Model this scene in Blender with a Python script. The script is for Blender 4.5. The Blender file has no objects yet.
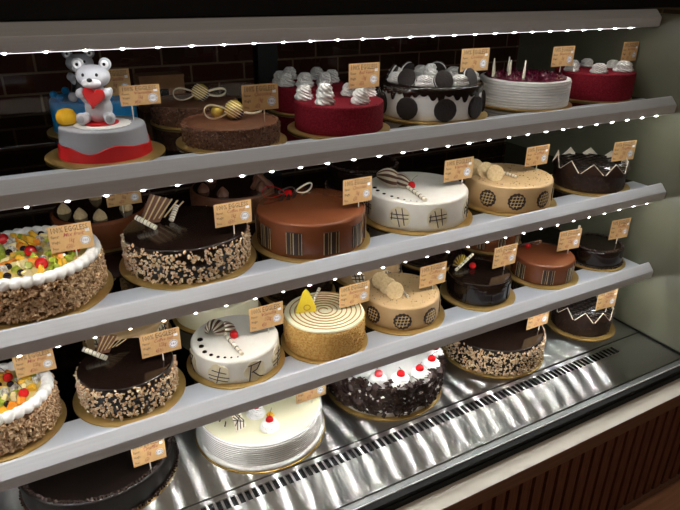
import bpy, bmesh, math, random
from math import sin, cos, pi, radians, sqrt
from mathutils import Vector, Matrix, Euler

S = bpy.context.scene
C = S.collection

# ------------------------------------------------------------------ camera
YAW, PIT, ROL = radians(29.0762), radians(24.8784), radians(0.5394)
fw = Vector((sin(YAW)*cos(PIT), cos(YAW)*cos(PIT), -sin(PIT)))
rt = Vector((cos(YAW), -sin(YAW), 0)); up = rt.cross(fw)
r2 = cos(ROL)*rt + sin(ROL)*up; u2 = -sin(ROL)*rt + cos(ROL)*up
cam = bpy.data.cameras.new('camera'); cam.sensor_width = 36; cam.lens = 592.9/680*36
cam.clip_start = 0.02
co = bpy.data.objects.new('camera', cam); C.objects.link(co)
M = Matrix((r2, u2, -fw)).transposed().to_4x4(); M.translation = (0, 0, 1.38)
co.matrix_world = M
S.camera = co

# ------------------------------------------------------------------ world, lamps, exposure
W = bpy.data.worlds.new('night'); S.world = W; W.use_nodes = True
W.node_tree.nodes['Background'].inputs[0].default_value = (0.9, 0.75, 0.6, 1)
W.node_tree.nodes['Background'].inputs[1].default_value = 0.004
def area(name, loc, size, power, color, rot=(0, 0, 0)):
    l = bpy.data.lights.new(name, 'AREA'); l.shape = 'RECTANGLE'; l.size, l.size_y = size
    l.energy = power; l.color = color
    o = bpy.data.objects.new(name, l); C.objects.link(o); o.location = loc; o.rotation_euler = rot
    return o
area('ceiling_lamp_light', (0.3, -0.5, 2.66), (1.6, 0.3), 4.6, (1.0, 0.82, 0.66))
area('ceiling_lamp_light', (2.2, -0.9, 2.66), (0.6, 0.3), 1.8, (1.0, 0.82, 0.66))
LED_POWER = {'head': 225.0, 's1': 420.0, 's2': 480.0, 's3': 480.0}      # emission of one diode, per strip
STRIP_GLOW = 0.4       # emission of the diffuser under the diodes
S.view_settings.view_transform = 'Standard'; S.view_settings.look = 'None'
S.view_settings.gamma = 1; S.view_settings.use_curve_mapping = False
S.view_settings.exposure = 1.15
S.cycles.max_bounces = 8; S.cycles.transparent_max_bounces = 12
S.cycles.glossy_bounces = 4; S.cycles.diffuse_bounces = 3
S.cycles.sample_clamp_indirect = 4.0
S.cycles.caustics_reflective = True; S.cycles.blur_glossy = 1.0; S.cycles.caustics_refractive = False

# ------------------------------------------------------------------ materials
def lin(c):
    return tuple((v/255/12.92 if v/255 <= .04045 else ((v/255+.055)/1.055)**2.4) for v in c) + (1,)
def N(t, kind, **k):
    n = t.nodes.new(kind)
    for a, b in k.items(): setattr(n, a, b)
    return n
def mat(name, c, rough=.5, metal=0, c2=None, scale=60, bump=0, bscale=None, spec=.5, coat=0, aniso=0, sss=0,
        emit=0, stretch=(1, 1, 1)):
    m = bpy.data.materials.new(name); m.use_nodes = True; t = m.node_tree
    b = t.nodes['Principled BSDF']
    tc = N(t, 'ShaderNodeTexCoord'); mp = N(t, 'ShaderNodeMapping'); mp.inputs['Scale'].default_value = stretch
    t.links.new(tc.outputs['Object'], mp.inputs[0])
    nz = N(t, 'ShaderNodeTexNoise'); nz.inputs['Scale'].default_value = scale; nz.inputs['Detail'].default_value = 4
    t.links.new(mp.outputs[0], nz.inputs[0])
    rp = N(t, 'ShaderNodeValToRGB')
    rp.color_ramp.elements[0].position = .38; rp.color_ramp.elements[1].position = .62
    c = lin(c); c2 = lin(c2) if c2 else tuple(min(1, v*1.12) for v in c[:3]) + (1,)
    rp.color_ramp.elements[0].color = c; rp.color_ramp.elements[1].color = c2
    t.links.new(nz.outputs[0], rp.inputs[0]); t.links.new(rp.outputs[0], b.inputs['Base Color'])
    b.inputs['Roughness'].default_value = rough; b.inputs['Metallic'].default_value = metal
    b.inputs['Specular IOR Level'].default_value = spec; b.inputs['Coat Weight'].default_value = coat
    b.inputs['Coat Roughness'].default_value = .08
    if sss:
        b.inputs['Subsurface Weight'].default_value = sss; b.inputs['Subsurface Radius'].default_value = (.006, .004, .003)
        b.inputs['Subsurface Scale'].default_value = .5
    if emit:
        b.inputs['Emission Strength'].default_value = emit; t.links.new(rp.outputs[0], b.inputs['Emission Color'])
    if bump:
        n2 = N(t, 'ShaderNodeTexNoise'); n2.inputs['Scale'].default_value = bscale or scale*2; n2.inputs['Detail'].default_value = 3
        t.links.new(mp.outputs[0], n2.inputs[0])
        bp = N(t, 'ShaderNodeBump'); bp.inputs['Strength'].default_value = bump; bp.inputs['Distance'].default_value = .002
        t.links.new(n2.outputs[0], bp.inputs['Height']); t.links.new(bp.outputs[0], b.inputs['Normal'])
    return m
def brushed(name, c, rough, aniso):
    m = bpy.data.materials.new(name); m.use_nodes = True; t = m.node_tree; t.nodes.clear()
    out = N(t, 'ShaderNodeOutputMaterial'); g = N(t, 'ShaderNodeBsdfAnisotropic')
    g.inputs['Roughness'].default_value = rough; g.inputs['Anisotropy'].default_value = aniso
    tg = N(t, 'ShaderNodeTangent'); tg.direction_type = 'UV_MAP'; tg.uv_map = 'brush'
    t.links.new(tg.outputs[0], g.inputs['Tangent'])
    tc = N(t, 'ShaderNodeTexCoord'); mp = N(t, 'ShaderNodeMapping'); mp.inputs['Scale'].default_value = (90, 3, 1)
    nz = N(t, 'ShaderNodeTexNoise'); nz.inputs['Scale'].default_value = 2; nz.inputs['Detail'].default_value = 3
    t.links.new(tc.outputs['Object'], mp.inputs[0]); t.links.new(mp.outputs[0], nz.inputs[0])
    rp = N(t, 'ShaderNodeValToRGB'); k = lin(c)
    rp.color_ramp.elements[0].color = tuple(v*.985 for v in k[:3]) + (1,); rp.color_ramp.elements[1].color = k
    t.links.new(nz.outputs[0], rp.inputs[0]); t.links.new(rp.outputs[0], g.inputs['Color'])
    t.links.new(g.outputs[0], out.inputs[0]); return m
def glass(name, tint, base_refl=.04, rough=.0, haze=0, haze_col=(.3, .3, .25, 1)):
    m = bpy.data.materials.new(name); m.use_nodes = True; t = m.node_tree; t.nodes.clear()
    out = N(t, 'ShaderNodeOutputMaterial'); tr = N(t, 'ShaderNodeBsdfTransparent'); tr.inputs[0].default_value = tint
    gl = N(t, 'ShaderNodeBsdfGlossy'); gl.inputs['Roughness'].default_value = rough; gl.inputs[0].default_value = (1, 1, 1, 1)
    lw = N(t, 'ShaderNodeFresnel'); lw.inputs['IOR'].default_value = 1.0 + base_refl*11
    mx = N(t, 'ShaderNodeMixShader'); ge = N(t, 'ShaderNodeNewGeometry')
    mu = N(t, 'ShaderNodeMath', operation='MULTIPLY_ADD'); t.links.new(ge.outputs['Backfacing'], mu.inputs[0])
    mu.inputs[1].default_value = -1; mu.inputs[2].default_value = 1     # the far face of a pane adds no second reflection
    m3 = N(t, 'ShaderNodeMath', operation='MULTIPLY'); t.links.new(mu.outputs[0], m3.inputs[0]); t.links.new(lw.outputs[0], m3.inputs[1])
    t.links.new(m3.outputs[0], mx.inputs[0])
    body = tr.outputs[0]
    if haze:
        tc = N(t, 'ShaderNodeTexCoord'); nz = N(t, 'ShaderNodeTexNoise'); nz.inputs['Scale'].default_value = 9
        nz.inputs['Detail'].default_value = 5
        t.links.new(tc.outputs['Object'], nz.inputs[0])
        mr = N(t, 'ShaderNodeMapRange'); mr.inputs['From Min'].default_value = .3; mr.inputs['From Max'].default_value = .7
        mr.inputs['To Min'].default_value = haze*.9; mr.inputs['To Max'].default_value = min(1, haze*1.1)
        t.links.new(nz.outputs[0], mr.inputs[0])
        df = N(t, 'ShaderNodeBsdfDiffuse'); df.inputs[0].default_value = haze_col
        m2 = N(t, 'ShaderNodeMixShader'); t.links.new(mr.outputs[0], m2.inputs[0])
        t.links.new(tr.outputs[0], m2.inputs[1]); t.links.new(df.outputs[0], m2.inputs[2]); body = m2.outputs[0]
    t.links.new(body, mx.inputs[1]); t.links.new(gl.outputs[0], mx.inputs[2]); t.links.new(mx.outputs[0], out.inputs[0])
    return m
def brickmat(name, c1, c2, mortar, axis='XZ'):
    m = bpy.data.materials.new(name); m.use_nodes = True; t = m.node_tree; b = t.nodes['Principled BSDF']
    tc = N(t, 'ShaderNodeTexCoord'); sp = N(t, 'ShaderNodeSeparateXYZ'); cb = N(t, 'ShaderNodeCombineXYZ')
    t.links.new(tc.outputs['Object'], sp.inputs[0])
    t.links.new(sp.outputs[axis[0]], cb.inputs[0]); t.links.new(sp.outputs[axis[1]], cb.inputs[1])
    br = N(t, 'ShaderNodeTexBrick'); br.inputs['Scale'].default_value = 1
    br.inputs['Brick Width'].default_value = .21; br.inputs['Row Height'].default_value = .068
    br.inputs['Mortar Size'].default_value = .004
    br.inputs['Color1'].default_value = lin(c1); br.inputs['Color2'].default_value = lin(c2); br.inputs['Mortar'].default_value = lin(mortar)
    t.links.new(cb.outputs[0], br.inputs['Vector']); t.links.new(br.outputs['Color'], b.inputs['Base Color'])
    b.inputs['Roughness'].default_value = .75
    bp = N(t, 'ShaderNodeBump'); bp.inputs['Strength'].default_value = .6; bp.inputs['Distance'].default_value = .01; bp.invert = True
    t.links.new(br.outputs['Fac'], bp.inputs['Height']); t.links.new(bp.outputs[0], b.inputs['Normal'])
    return m
def emis(name, c, s):
    m = bpy.data.materials.new(name); m.use_nodes = True; t = m.node_tree; t.nodes.clear()
    o = N(t, 'ShaderNodeOutputMaterial'); e = N(t, 'ShaderNodeEmission'); e.inputs[0].default_value = c; e.inputs[1].default_value = s
    t.links.new(e.outputs[0], o.inputs[0]); return m

K = {
 'rail': mat('satin_aluminium', (212, 215, 222), .42, .1, (218, 221, 227), 30, stretch=(.2, 8, 8)),
 'flange': mat('shelf_steel', (196, 203, 214), .3, .2, (202, 208, 218), 30),
 'steel': brushed('brushed_steel', (186, 186, 183), .30, .83),
 'steeldark': mat('dull_steel', (120, 122, 120), .4, .5),
 'black': mat('black_paint', (9, 9, 9), .45, 0, (14, 13, 12)),
 'gasket': mat('black_rubber', (7, 7, 7), .6, spec=.2),
 'void': mat('dark_cavity', (6, 6, 6), .8),
 'shelfglass': glass('smoked_shelf_glass', (.16, .15, .14, 1), .05, .02),
 'frontglass': glass('clear_front_glass', (.985, .99, .985, 1), .010),
 'doorglass': glass('door_glass', (.75, .75, .72, 1), .035, .01),
 'sideglass': glass('hazy_side_glass', (.62, .66, .55, 1), .06, .45, .26, (.44, .44, .31, 1)),
 'marble': mat('cream_marble', (226, 220, 208), .10, 0, (220, 213, 201), 14, coat=.5),
 'lip': mat('brown_wood_edge', (122, 92, 74), .45, 0, (108, 80, 64), 30, stretch=(.3, 6, 6)),
 'slat': mat('stained_slat_wood', (112, 70, 50), .5, 0, (84, 50, 36), 40, .2, 60, stretch=(6, 6, .4)),
 'plinth': mat('dark_plinth', (26, 17, 13), .6),
 'floor': mat('wood_floor_boards', (206, 154, 120), .4, 0, (186, 134, 102), 8, stretch=(.6, 8, 1)),
 'brick': brickmat('red_brown_brick', (92, 52, 40), (70, 38, 30), (160, 138, 122)),
 'brickside': brickmat('pale_side_brick', (120, 104, 76), (98, 86, 64), (150, 140, 112), 'YZ'),
 'roomdark': mat('dark_room_paint', (46, 36, 30), .8),
 **{'led_' + k: emis('led_diode', (1, .982, .955, 1), v) for k, v in LED_POWER.items()},
 'strip_head': emis('header_diffuser', (1, .982, .955, 1), 1.6),
 'strip': emis('led_diffuser', (1, .982, .955, 1), STRIP_GLOW),
 'gold': mat('gold_card', (186, 154, 90), .36, .6, (198, 166, 100), 25),
 'cream': mat('white_cream', (240, 234, 222), .5, 0, (244, 240, 230), 40, .12, 300, sss=.0),
 'whip': mat('whipped_cream', (238, 236, 232), .5, 0, (243, 241, 238), 60, .1, 200),
 'yellowcream': mat('pale_vanilla_cream', (240, 234, 196), .42, 0, (243, 238, 206), 20),
 'caramel': mat('caramel_glaze', (118, 66, 41), .22, 0, (124, 70, 43), 12, coat=.25),
 'choc': mat('dark_chocolate_glaze', (29, 19, 15), .16, 0, (33, 22, 17), 12, coat=.25),
 'chocdark': mat('bitter_chocolate_glaze', (19, 14, 12), .3, 0, (23, 17, 14), 12),
 'chocmat': mat('dark_chocolate', (44, 28, 22), .45, 0, (58, 38, 30), 90, .5, 200),
 'milk': mat('milk_chocolate', (110, 70, 50), .4, 0, (122, 80, 58), 60, .2),
 'stripe': mat('striped_chocolate', (92, 56, 42), .4, 0, (190, 150, 120), 120, stretch=(1, .01, .01)),
 'darkplate': mat('dark_chocolate_plate', (48, 32, 26), .3, 0, (60, 40, 32), 40),
 'beige': mat('coffee_buttercream', (206, 172, 124), .5, 0, (212, 180, 134), 30, .1, 200),
 'biscuit': mat('pale_biscuit', (222, 198, 152), .75, 0, (206, 178, 130), 260, .6, 400),
 'speck': mat('chocolate_speck', (78, 52, 36), .5),
 'butterscotch': mat('butterscotch_crumb', (222, 166, 84), .7, 0, (242, 204, 126), 220, .9, 320),
 'swirl': mat('caramel_line', (176, 124, 50), .35),
 'redvelvet': mat('red_velvet_crumb', (112, 16, 30), .85, 0, (142, 30, 44), 320, 1.0, 420, spec=.2),
 'red': mat('red_fondant', (204, 28, 32), .45),
 'greyfond': mat('grey_fondant', (162, 164, 170), .5, 0, (166, 168, 174), 20),
 'bearfond': mat('pale_grey_fondant', (196, 198, 204), .5, 0, (200, 202, 208), 20),
 'blue': mat('blue_fondant', (20, 132, 196), .45),
 'yellow': mat('yellow_fondant', (240, 182, 24), .5, 0, (244, 190, 30), 20),
 'blackfond': mat('black_fondant', (16, 16, 18), .35),
 'cherry': mat('glazed_cherry', (206, 20, 26), .12, 0, (214, 30, 30), 20, coat=.6),
 'stem': mat('cherry_stem', (88, 60, 40), .6),
 'kiwi': mat('kiwi_flesh', (150, 168, 40), .25, 0, (176, 188, 70), 90, coat=.4),
 'mango': mat('mango_flesh', (240, 182, 40), .25, 0, (246, 200, 70), 60, coat=.4),
 'orange': mat('orange_segment', (236, 138, 34), .25, 0, (242, 160, 60), 60, coat=.4),
 'apple': mat('pale_fruit', (232, 214, 150), .25, 0, (238, 224, 170), 60, coat=.4),
 'dragon': mat('speckled_white_fruit', (226, 220, 206), .3, 0, (150, 140, 128), 240, coat=.4),
 'grape': mat('dark_grape', (30, 16, 26), .12, coat=.5),
 'glaze': mat('fruit_glaze', (216, 188, 108), .15, 0, (228, 204, 130), 40, coat=.5),
 'berry': mat('berry_compote', (66, 12, 32), .15, 0, (110, 30, 56), 160, .8, 120, coat=.5),
 'nut': mat('chopped_nut', (250, 234, 206), .6, 0, (206, 156, 104), 200),
 'nutbrown': mat('almond_flake', (236, 206, 166), .65, 0, (166, 122, 82), 200),
 'crunch': mat('chocolate_crunch', (150, 108, 78), .55, 0, (56, 36, 26), 260),
 'nutbase': mat('nut_coated_side', (104, 72, 46), .8, 0, (140, 100, 66), 200, 1, 200),
 'flake': mat('dark_chocolate_shaving', (40, 26, 22), .4, 0, (58, 38, 30), 80),
 'cookie': mat('black_cookie', (30, 22, 20), .6, 0, (38, 28, 25), 160, .9, 260),
 'ivory': mat('ivory_chocolate', (232, 220, 188), .45),
 'wafer': mat('white_wafer', (240, 230, 208), .5),
 'foil': mat('gold_foil', (238, 204, 88), .25, .55, (246, 220, 120), 90, .9, 120),
 'card': mat('kraft_card', (212, 172, 118), .8, 0, (206, 164, 110), 90),
 'ink': mat('printed_ink', (62, 50, 44), .7), 'inkred': mat('handwriting_ink', (150, 70, 60), .7),
 'inkblue': mat('stamp_ink', (60, 66, 92), .7),
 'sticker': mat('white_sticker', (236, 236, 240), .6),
 'pick': mat('white_plastic_pick', (232, 226, 214), .4),
 'lemon': mat('yellow_chocolate', (238, 210, 60), .4, 0, (232, 200, 48), 60, stretch=(60, 1, 1)),
 'box': mat('brown_cardboard', (150, 108, 74), .8),
 'wood': mat('pale_door_wood', (150, 120, 88), .6, 0, (130, 100, 72), 30, stretch=(8, 8, .4)),
}

# ------------------------------------------------------------------ builders
def NB(): return bmesh.new()
def to_mesh(name, bm, m, smooth=True, angle=40):
    me = bpy.data.meshes.new(name)
    bmesh.ops.recalc_face_normals(bm, faces=bm.faces[:])
    bm.to_mesh(me); bm.free()
    if smooth:
        for p in me.polygons: p.use_smooth = True
        me.set_sharp_from_angle(angle=radians(angle))
    for x in (m if isinstance(m, (list, tuple)) else [m]): me.materials.append(K[x] if isinstance(x, str) else x)
    return me
def link(name, me, parent=None, loc=(0, 0, 0), rot=(0, 0, 0), sc=1):
    o = bpy.data.objects.new(name, me); C.objects.link(o)
    o.location = loc; o.rotation_euler = rot; o.scale = (sc,)*3 if not isinstance(sc, (tuple, list)) else sc
    if parent: o.parent = parent
    return o
def part(name, bm, m, parent=None, loc=(0, 0, 0), rot=(0, 0, 0), smooth=True, angle=40):
    return link(name, to_mesh(name, bm, m, smooth, angle), parent, loc, rot)
def thing(name, label, cat, loc=(0, 0, 0), group=None, rotz=0):
    o = bpy.data.objects.new(name, None); C.objects.link(o); o.empty_display_size = .02
    o.location = loc; o.rotation_euler = (0, 0, rotz)
    o['label'] = label; o['category'] = cat
    if group: o['group'] = group
    return o
def struct(name, bm, m):
    o = part(name, bm, m, smooth=False); o['kind'] = 'structure'; return o
def bx(bm, x0, x1, y0, y1, z0, z1, mi=0):
    vs = [bm.verts.new((x, y, z)) for z in (z0, z1) for y in (y0, y1) for x in (x0, x1)]
    for f in ((0, 2, 3, 1), (4, 5, 7, 6), (0, 1, 5, 4), (2, 6, 7, 3), (0, 4, 6, 2), (1, 3, 7, 5)):
        bm.faces.new([vs[i] for i in f]).material_index = mi
    return vs
def lathe(bm, prof, n=64, mi=0, warp=None):
    rings = []
    for r, z in prof:
        if r < 1e-6: rings.append([bm.verts.new((0, 0, z))]); continue
        ring = []
        for i in range(n):
            a = 2*pi*i/n; rr, zz = (warp(r, z, a) if warp else (r, z))
            ring.append(bm.verts.new((rr*cos(a), rr*sin(a), zz)))
        rings.append(ring)
    for A, B in zip(rings, rings[1:]):
        for i in range(n):
            j = (i+1) % n
            if len(A) == 1 and len(B) == 1: continue
            if len(A) == 1: f = [A[0], B[i], B[j]]
            elif len(B) == 1: f = [A[i], B[0], A[j]]
            else: f = [A[i], B[i], B[j], A[j]]
            bm.faces.new(f).material_index = mi
def prism(bm, poly, x0, x1, mi=0):
    """closed (y,z) polygon run along x"""
    A = [bm.verts.new((x0, y, z)) for y, z in poly]; B = [bm.verts.new((x1, y, z)) for y, z in poly]
    n = len(poly)
    for i in range(n): bm.faces.new((A[i], A[(i+1) % n], B[(i+1) % n], B[i])).material_index = mi
    bm.faces.new(A[::-1]).material_index = mi; bm.faces.new(B).material_index = mi
def plate(bm, pts, t, M=None, mi=0, fan=False):
    """closed (x,z) outline, thickness t along y, moved by matrix M"""
    M = M or Matrix()
    A = [bm.verts.new(M @ Vector((x, -t/2, z))) for x, z in pts]; B = [bm.verts.new(M @ Vector((x, t/2, z))) for x, z in pts]
    n = len(pts)
    for i in range(n): bm.faces.new((A[i], A[(i+1) % n], B[(i+1) % n], B[i])).material_index = mi
    if fan:
        cx = sum(p[0] for p in pts)/n; cz = sum(p[1] for p in pts)/n
        for Rg, yy, fl in ((A, -t/2, 1), (B, t/2, 0)):
            mid = [bm.verts.new(M @ Vector(((x+cx)/2, yy, (z+cz)/2))) for x, z in pts]; c = bm.verts.new(M @ Vector((cx, yy, cz)))
            for i in range(n):
                j = (i+1) % n
                bm.faces.new((Rg[i], Rg[j], mid[j], mid[i])).material_index = mi; bm.faces.new((mid[i], mid[j], c)).material_index = mi
        return
    bm.faces.new(A[::-1]).material_index = mi; bm.faces.new(B).material_index = mi
def tube(bm, pts, r, n=8, closed=False, mi=0, rad=None):
    pts = [Vector(p) for p in pts]; rings = []
    L = len(pts)
    prev = None
    for i, p in enumerate(pts):
        if closed: d = pts[(i+1) % L] - pts[i-1]
        else: d = pts[min(i+1, L-1)] - pts[max(i-1, 0)]
        d.normalize()
        if prev is None:
            a = Vector((0, 0, 1)) if abs(d.z) < .9 else Vector((1, 0, 0)); s = d.cross(a).normalized()
        else: s = (prev - d*prev.dot(d)).normalized()
        prev = s; t = d.cross(s); rr = rad(i/(L-1)) if rad else r
        rings.append([bm.verts.new(p + (s*cos(2*pi*k/n) + t*sin(2*pi*k/n))*rr) for k in range(n)])
    for i in range(L if closed else L-1):
        A, B = rings[i], rings[(i+1) % L]
        for k in range(n): bm.faces.new((A[k], A[(k+1) % n], B[(k+1) % n], B[k])).material_index = mi
    if not closed: bm.faces.new(rings[0][::-1]).material_index = mi; bm.faces.new(rings[-1]).material_index = mi
def ball(bm, c, r, seg=20, rot=None, mi=0):
    if not isinstance(r, (tuple, list)): r = (r, r, r)
    M = Matrix.Translation(c) @ (rot.to_matrix().to_4x4() if rot else Matrix()) @ Matrix.Diagonal((*r, 1))
    fs = bmesh.ops.create_uvsphere(bm, u_segments=seg, v_segments=max(6, seg*2//3), radius=1, matrix=M)
    for v in fs['verts']:
        for f in v.link_faces: f.material_index = mi
def chunk(bm, p, s, rnd, flat=1.0, mi=0):
    R = Euler((rnd.uniform(0, 6.3), rnd.uniform(0, 6.3), rnd.uniform(0, 6.3))).to_matrix()
    e = [s*rnd.uniform(.7, 1.3), s*rnd.uniform(.6, 1.1), s*rnd.uniform(.5, .9)*flat]
    vs = []
    for z in (-1, 1):
        for y in (-1, 1):
            for x in (-1, 1):
                k = rnd.uniform(.55, 1.0)
                vs.append(bm.verts.new(Vector(p) + R @ Vector((x*e[0]*k, y*e[1]*k, z*e[2]*k))*.5))
    for f in ((0, 2, 3, 1), (4, 5, 7, 6), (0, 1, 5, 4), (2, 6, 7, 3), (0, 4, 6, 2), (1, 3, 7, 5)):
        bm.faces.new([vs[i] for i in f]).material_index = mi

# ------------------------------------------------------------------ room shell
b = NB(); bx(b, -3, 3.2, -2.6, 2.6, -.05, 0); struct('floor', b, 'floor')
b = NB(); bx(b, -3, 3.2, -2.6, 2.6, 2.7, 2.75); struct('ceiling', b, 'roomdark')
b = NB(); bx(b, -3, 3.2, 2.3, 2.4, 0, 2.7); struct('wall_back', b, 'brick')
b = NB(); bx(b, -3, 3.2, -2.6, -2.5, 0, 2.7); struct('wall_front', b, 'roomdark')
b = NB(); bx(b, -3, -2.9, -2.5, 2.3, 0, 2.7); struct('wall_left', b, 'roomdark')
b = NB(); bx(b, 2.3, 2.4, -2.5, 2.3, 0, 2.7); struct('wall_right', b, 'brickside')

# ------------------------------------------------------------------ counter under the case
XL, XR, DZ = -.75, 1.487, .4513
ct = thing('counter', 'dark slatted wood counter base with pale marble ledge carrying the glass case', 'counter', (0, .9, 0))
def cpart(name, bm, m, **k): return part(name, bm, m, ct, (0, -.9, 0), **k)
b = NB(); bx(b, XL-.05, 2.2, .6535, .735, .405, .42); cpart('marble_ledge', b, 'marble', smooth=False)
b = NB(); bx(b, XL-.05, 2.2, .654, .668, .3785, .405); bx(b, XL-.05, 2.2, .6525, .656, .402, .4195); cpart('wood_edge', b, 'lip', smooth=False)
b = NB(); bx(b, XL-.05, 2.2, .668, 1.5, .06, .4045); cpart('carcass', b, 'void', smooth=False)
x = 1.0324 - .0393*46
b = NB()
while x < 2.19:
    bx(b, x, min(x+.0278, 2.2), .657, .668, .078, .3785); x += .0393
o = cpart('slat_front', b, 'slat', smooth=False)
b = NB(); bx(b, XL-.05, 2.2, .652, .669, .062, .078); cpart('bottom_rail', b, 'lip', smooth=False)
b = NB(); bx(b, XL-.05, 2.2, .69, 1.5, 0, .06); cpart('plinth', b, 'plinth', smooth=False)

# ------------------------------------------------------------------ refrigerated case
case = thing('display_case', 'refrigerated cake display case with steel deck, curved front glass and black top', 'display case', (0, 1.1, .42))
def kpart(name, bm, m, **k):
    par = k.pop('par', case); return part(name, bm, m, par, (0, -1.1, -.42), **k)
def uvbrush(o):
    me = o.data; uv = me.uv_layers.new(name='brush')
    for lo in me.loops:
        v = me.vertices[lo.vertex_index].co; uv.data[lo.index].uv = (v.x, v.y)
dt = .003
b = NB(); bx(b, XL, XR, .8735, 1.5, DZ-dt, DZ); o = kpart('rear_deck', b, 'steel', smooth=False); uvbrush(o)
b = NB()
bx(b, XL, XR, .7305, .830, DZ-dt, DZ); bx(b, XL, XR, .857, .8695, DZ-dt, DZ); bx(b, 1.352, XR, .830, .857, DZ-dt, DZ)
o = kpart('front_deck', b, 'steel', smooth=False); uvbrush(o)
b = NB(); x = XL
while x < 1.350:
    bx(b, x, x+.0052, .830, .857, DZ-.006, DZ-.0004); x += .0148
o = kpart('vent_grille', b, 'steel', smooth=False); uvbrush(o)
b = NB(); bx(b, XL, XR, .70, 1.5, .4205, .4455); kpart('recess_shade', b, 'void', smooth=False)  # near-black slab, its colour stands for the shade under vent and groove
b = NB(); bx(b, XL, XR, .7165, .7303, .43, .4485); kpart('deck_lip', b, 'steeldark', smooth=False)
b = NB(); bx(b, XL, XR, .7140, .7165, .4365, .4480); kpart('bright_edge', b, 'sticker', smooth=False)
b = NB(); bx(b, XL, 1.56, .697, .7139, .4205, .4365); kpart('black_gasket', b, 'gasket', smooth=False)
b = NB(); bx(b, 1.452, 1.487, .706, .722, .4366, .4500); kpart('corner_bracket', b, 'steeldark', smooth=False)
# curved front glass
gp = [(.7225, .4445), (.775, .50), (.822, .59), (.846, .67), (.862, .76), (.872, .90), (.895, 1.10), (.945, 1.23), (1.006, 1.312), (1.04, 1.3225)]
b = NB()
inner = []
for i, (y, z) in enumerate(gp):
    y0, z0 = gp[max(i-1, 0)]; y1, z1 = gp[min(i+1, len(gp)-1)]
    d = Vector((y1-y0, z1-z0)).normalized(); inner.append((y+d.y*.005, z-d.x*.005))
prism(b, gp + inner[::-1], XL, XR+.012); kpart('front_glass', b, 'frontglass', angle=80)
# side glass, lower kick and end frame
b = NB(); bx(b, XR+.003, XR+.011, .7305, 1.5, .4455, 1.31); kpart('side_glass', b, 'sideglass', smooth=False)
b = NB(); bx(b, XR+.001, XR+.003, .73, 1.5, .4460, .4560); kpart('side_seal', b, 'gasket', smooth=False)
b = NB(); bx(b, XL-.012, XL-.002, .7305, 1.5, .4455, 1.31); kpart('end_panel', b, 'black', smooth=False)
# rear sliding doors
dr = None
for x0, x1, nm in ((XL, .585, 0), (.64, XR, 1)):
    b = NB(); bx(b, x0, x1, 1.506, 1.512, .47, 1.30); o = kpart('rear_door', b, 'doorglass', smooth=False)
    for za, zb_ in ((.4515, .475), (1.295, 1.300)):
        b = NB(); bx(b, x0, x1, 1.50, 1.52, za, zb_); part('door_rail', b, 'black', o, smooth=False)
b = NB(); bx(b, .585, .640, 1.495, 1.53, .45, 1.318); kpart('door_post', b, 'black', smooth=False)
# black top
b = NB(); bx(b, XL, 1.60, 1.046, 1.56, 1.3230, 1.43); kpart('black_top', b, 'black', smooth=False)
# rails with led strips
RAIL = [(0, 0), (-.004, -.0008), (-.0205, -.0180), (-.0215, -.0210), (-.0200, -.0395), (-.0150, -.0417), (-.002, -.0417), (-.002, -.0200), (.0012, -.0190), (.0012, -.0008)]
def rail_and_leds(ey, ez, pf, key):
    xe = 1.385 if key == 'head' else 1.425
    b = NB(); prism(b, [(ey+y, ez+z) for y, z in RAIL], XL, XR); pf('front_rail', b, 'rail', angle=25)
    b = NB(); bx(b, XL, xe+.02, ey-.0122, ey-.0060, ez-.0424, ez-.0419); st = pf('led_strip', b, 'strip_head' if key == 'head' else 'strip', smooth=False)
    b = NB(); bx(b, -.0020, .0020, -.0020, .0020, -.0010, 0); me = to_mesh('led', b, 'led_' + key, False)
    n = 0; x = xe
    while x > XL+.02:
        link('led', me, st, (x, ey-.0128, ez-.0420)); x -= .055; n += 1
    return st
def hpart(name, bm, m, **k): return kpart(name, bm, m, **k)
rail_and_leds(1.038, 1.3208, hpart, 'head')
b = NB(); bx(b, XL, XR, 1.040, 1.50, 1.301, 1.3215); kpart('header_underside', b, 'black', smooth=False)
SH = {'s1': (.9436, 1.1186), 's2': (.9144, .8957), 's3': (.8944, .6695)}
ZT = {'deck': DZ}
for k, nm in (('s1', 'top shelf of the cake case, just under the black top'), ('s2', 'middle shelf of the cake case, between the other two shelves'),
              ('s3', 'lowest hanging shelf of the cake case, above the steel deck')):
    ey, ez = SH[k]; ZT[k] = ez-.018
    root = thing('display_shelf', 'smoked glass ' + nm, 'shelf', (0, ey, ez), 'glass shelves in the case')
    def sp(name, bm, m, **kw): return part(name, bm, m, root, (0, -ey, -ez), **kw)
    rail_and_leds(ey, ez, sp, k)
    b = NB(); bx(b, XL, XR, ey+.0015, ey+.080, ez-.0205, ez-.018); sp('steel_flange', b, 'flange', smooth=False)
    b = NB(); bx(b, XL, XR, ey+.0805, 1.49, ez-.0260, ez-.018); sp('glass_panel', b, 'shelfglass', smooth=False)

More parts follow.
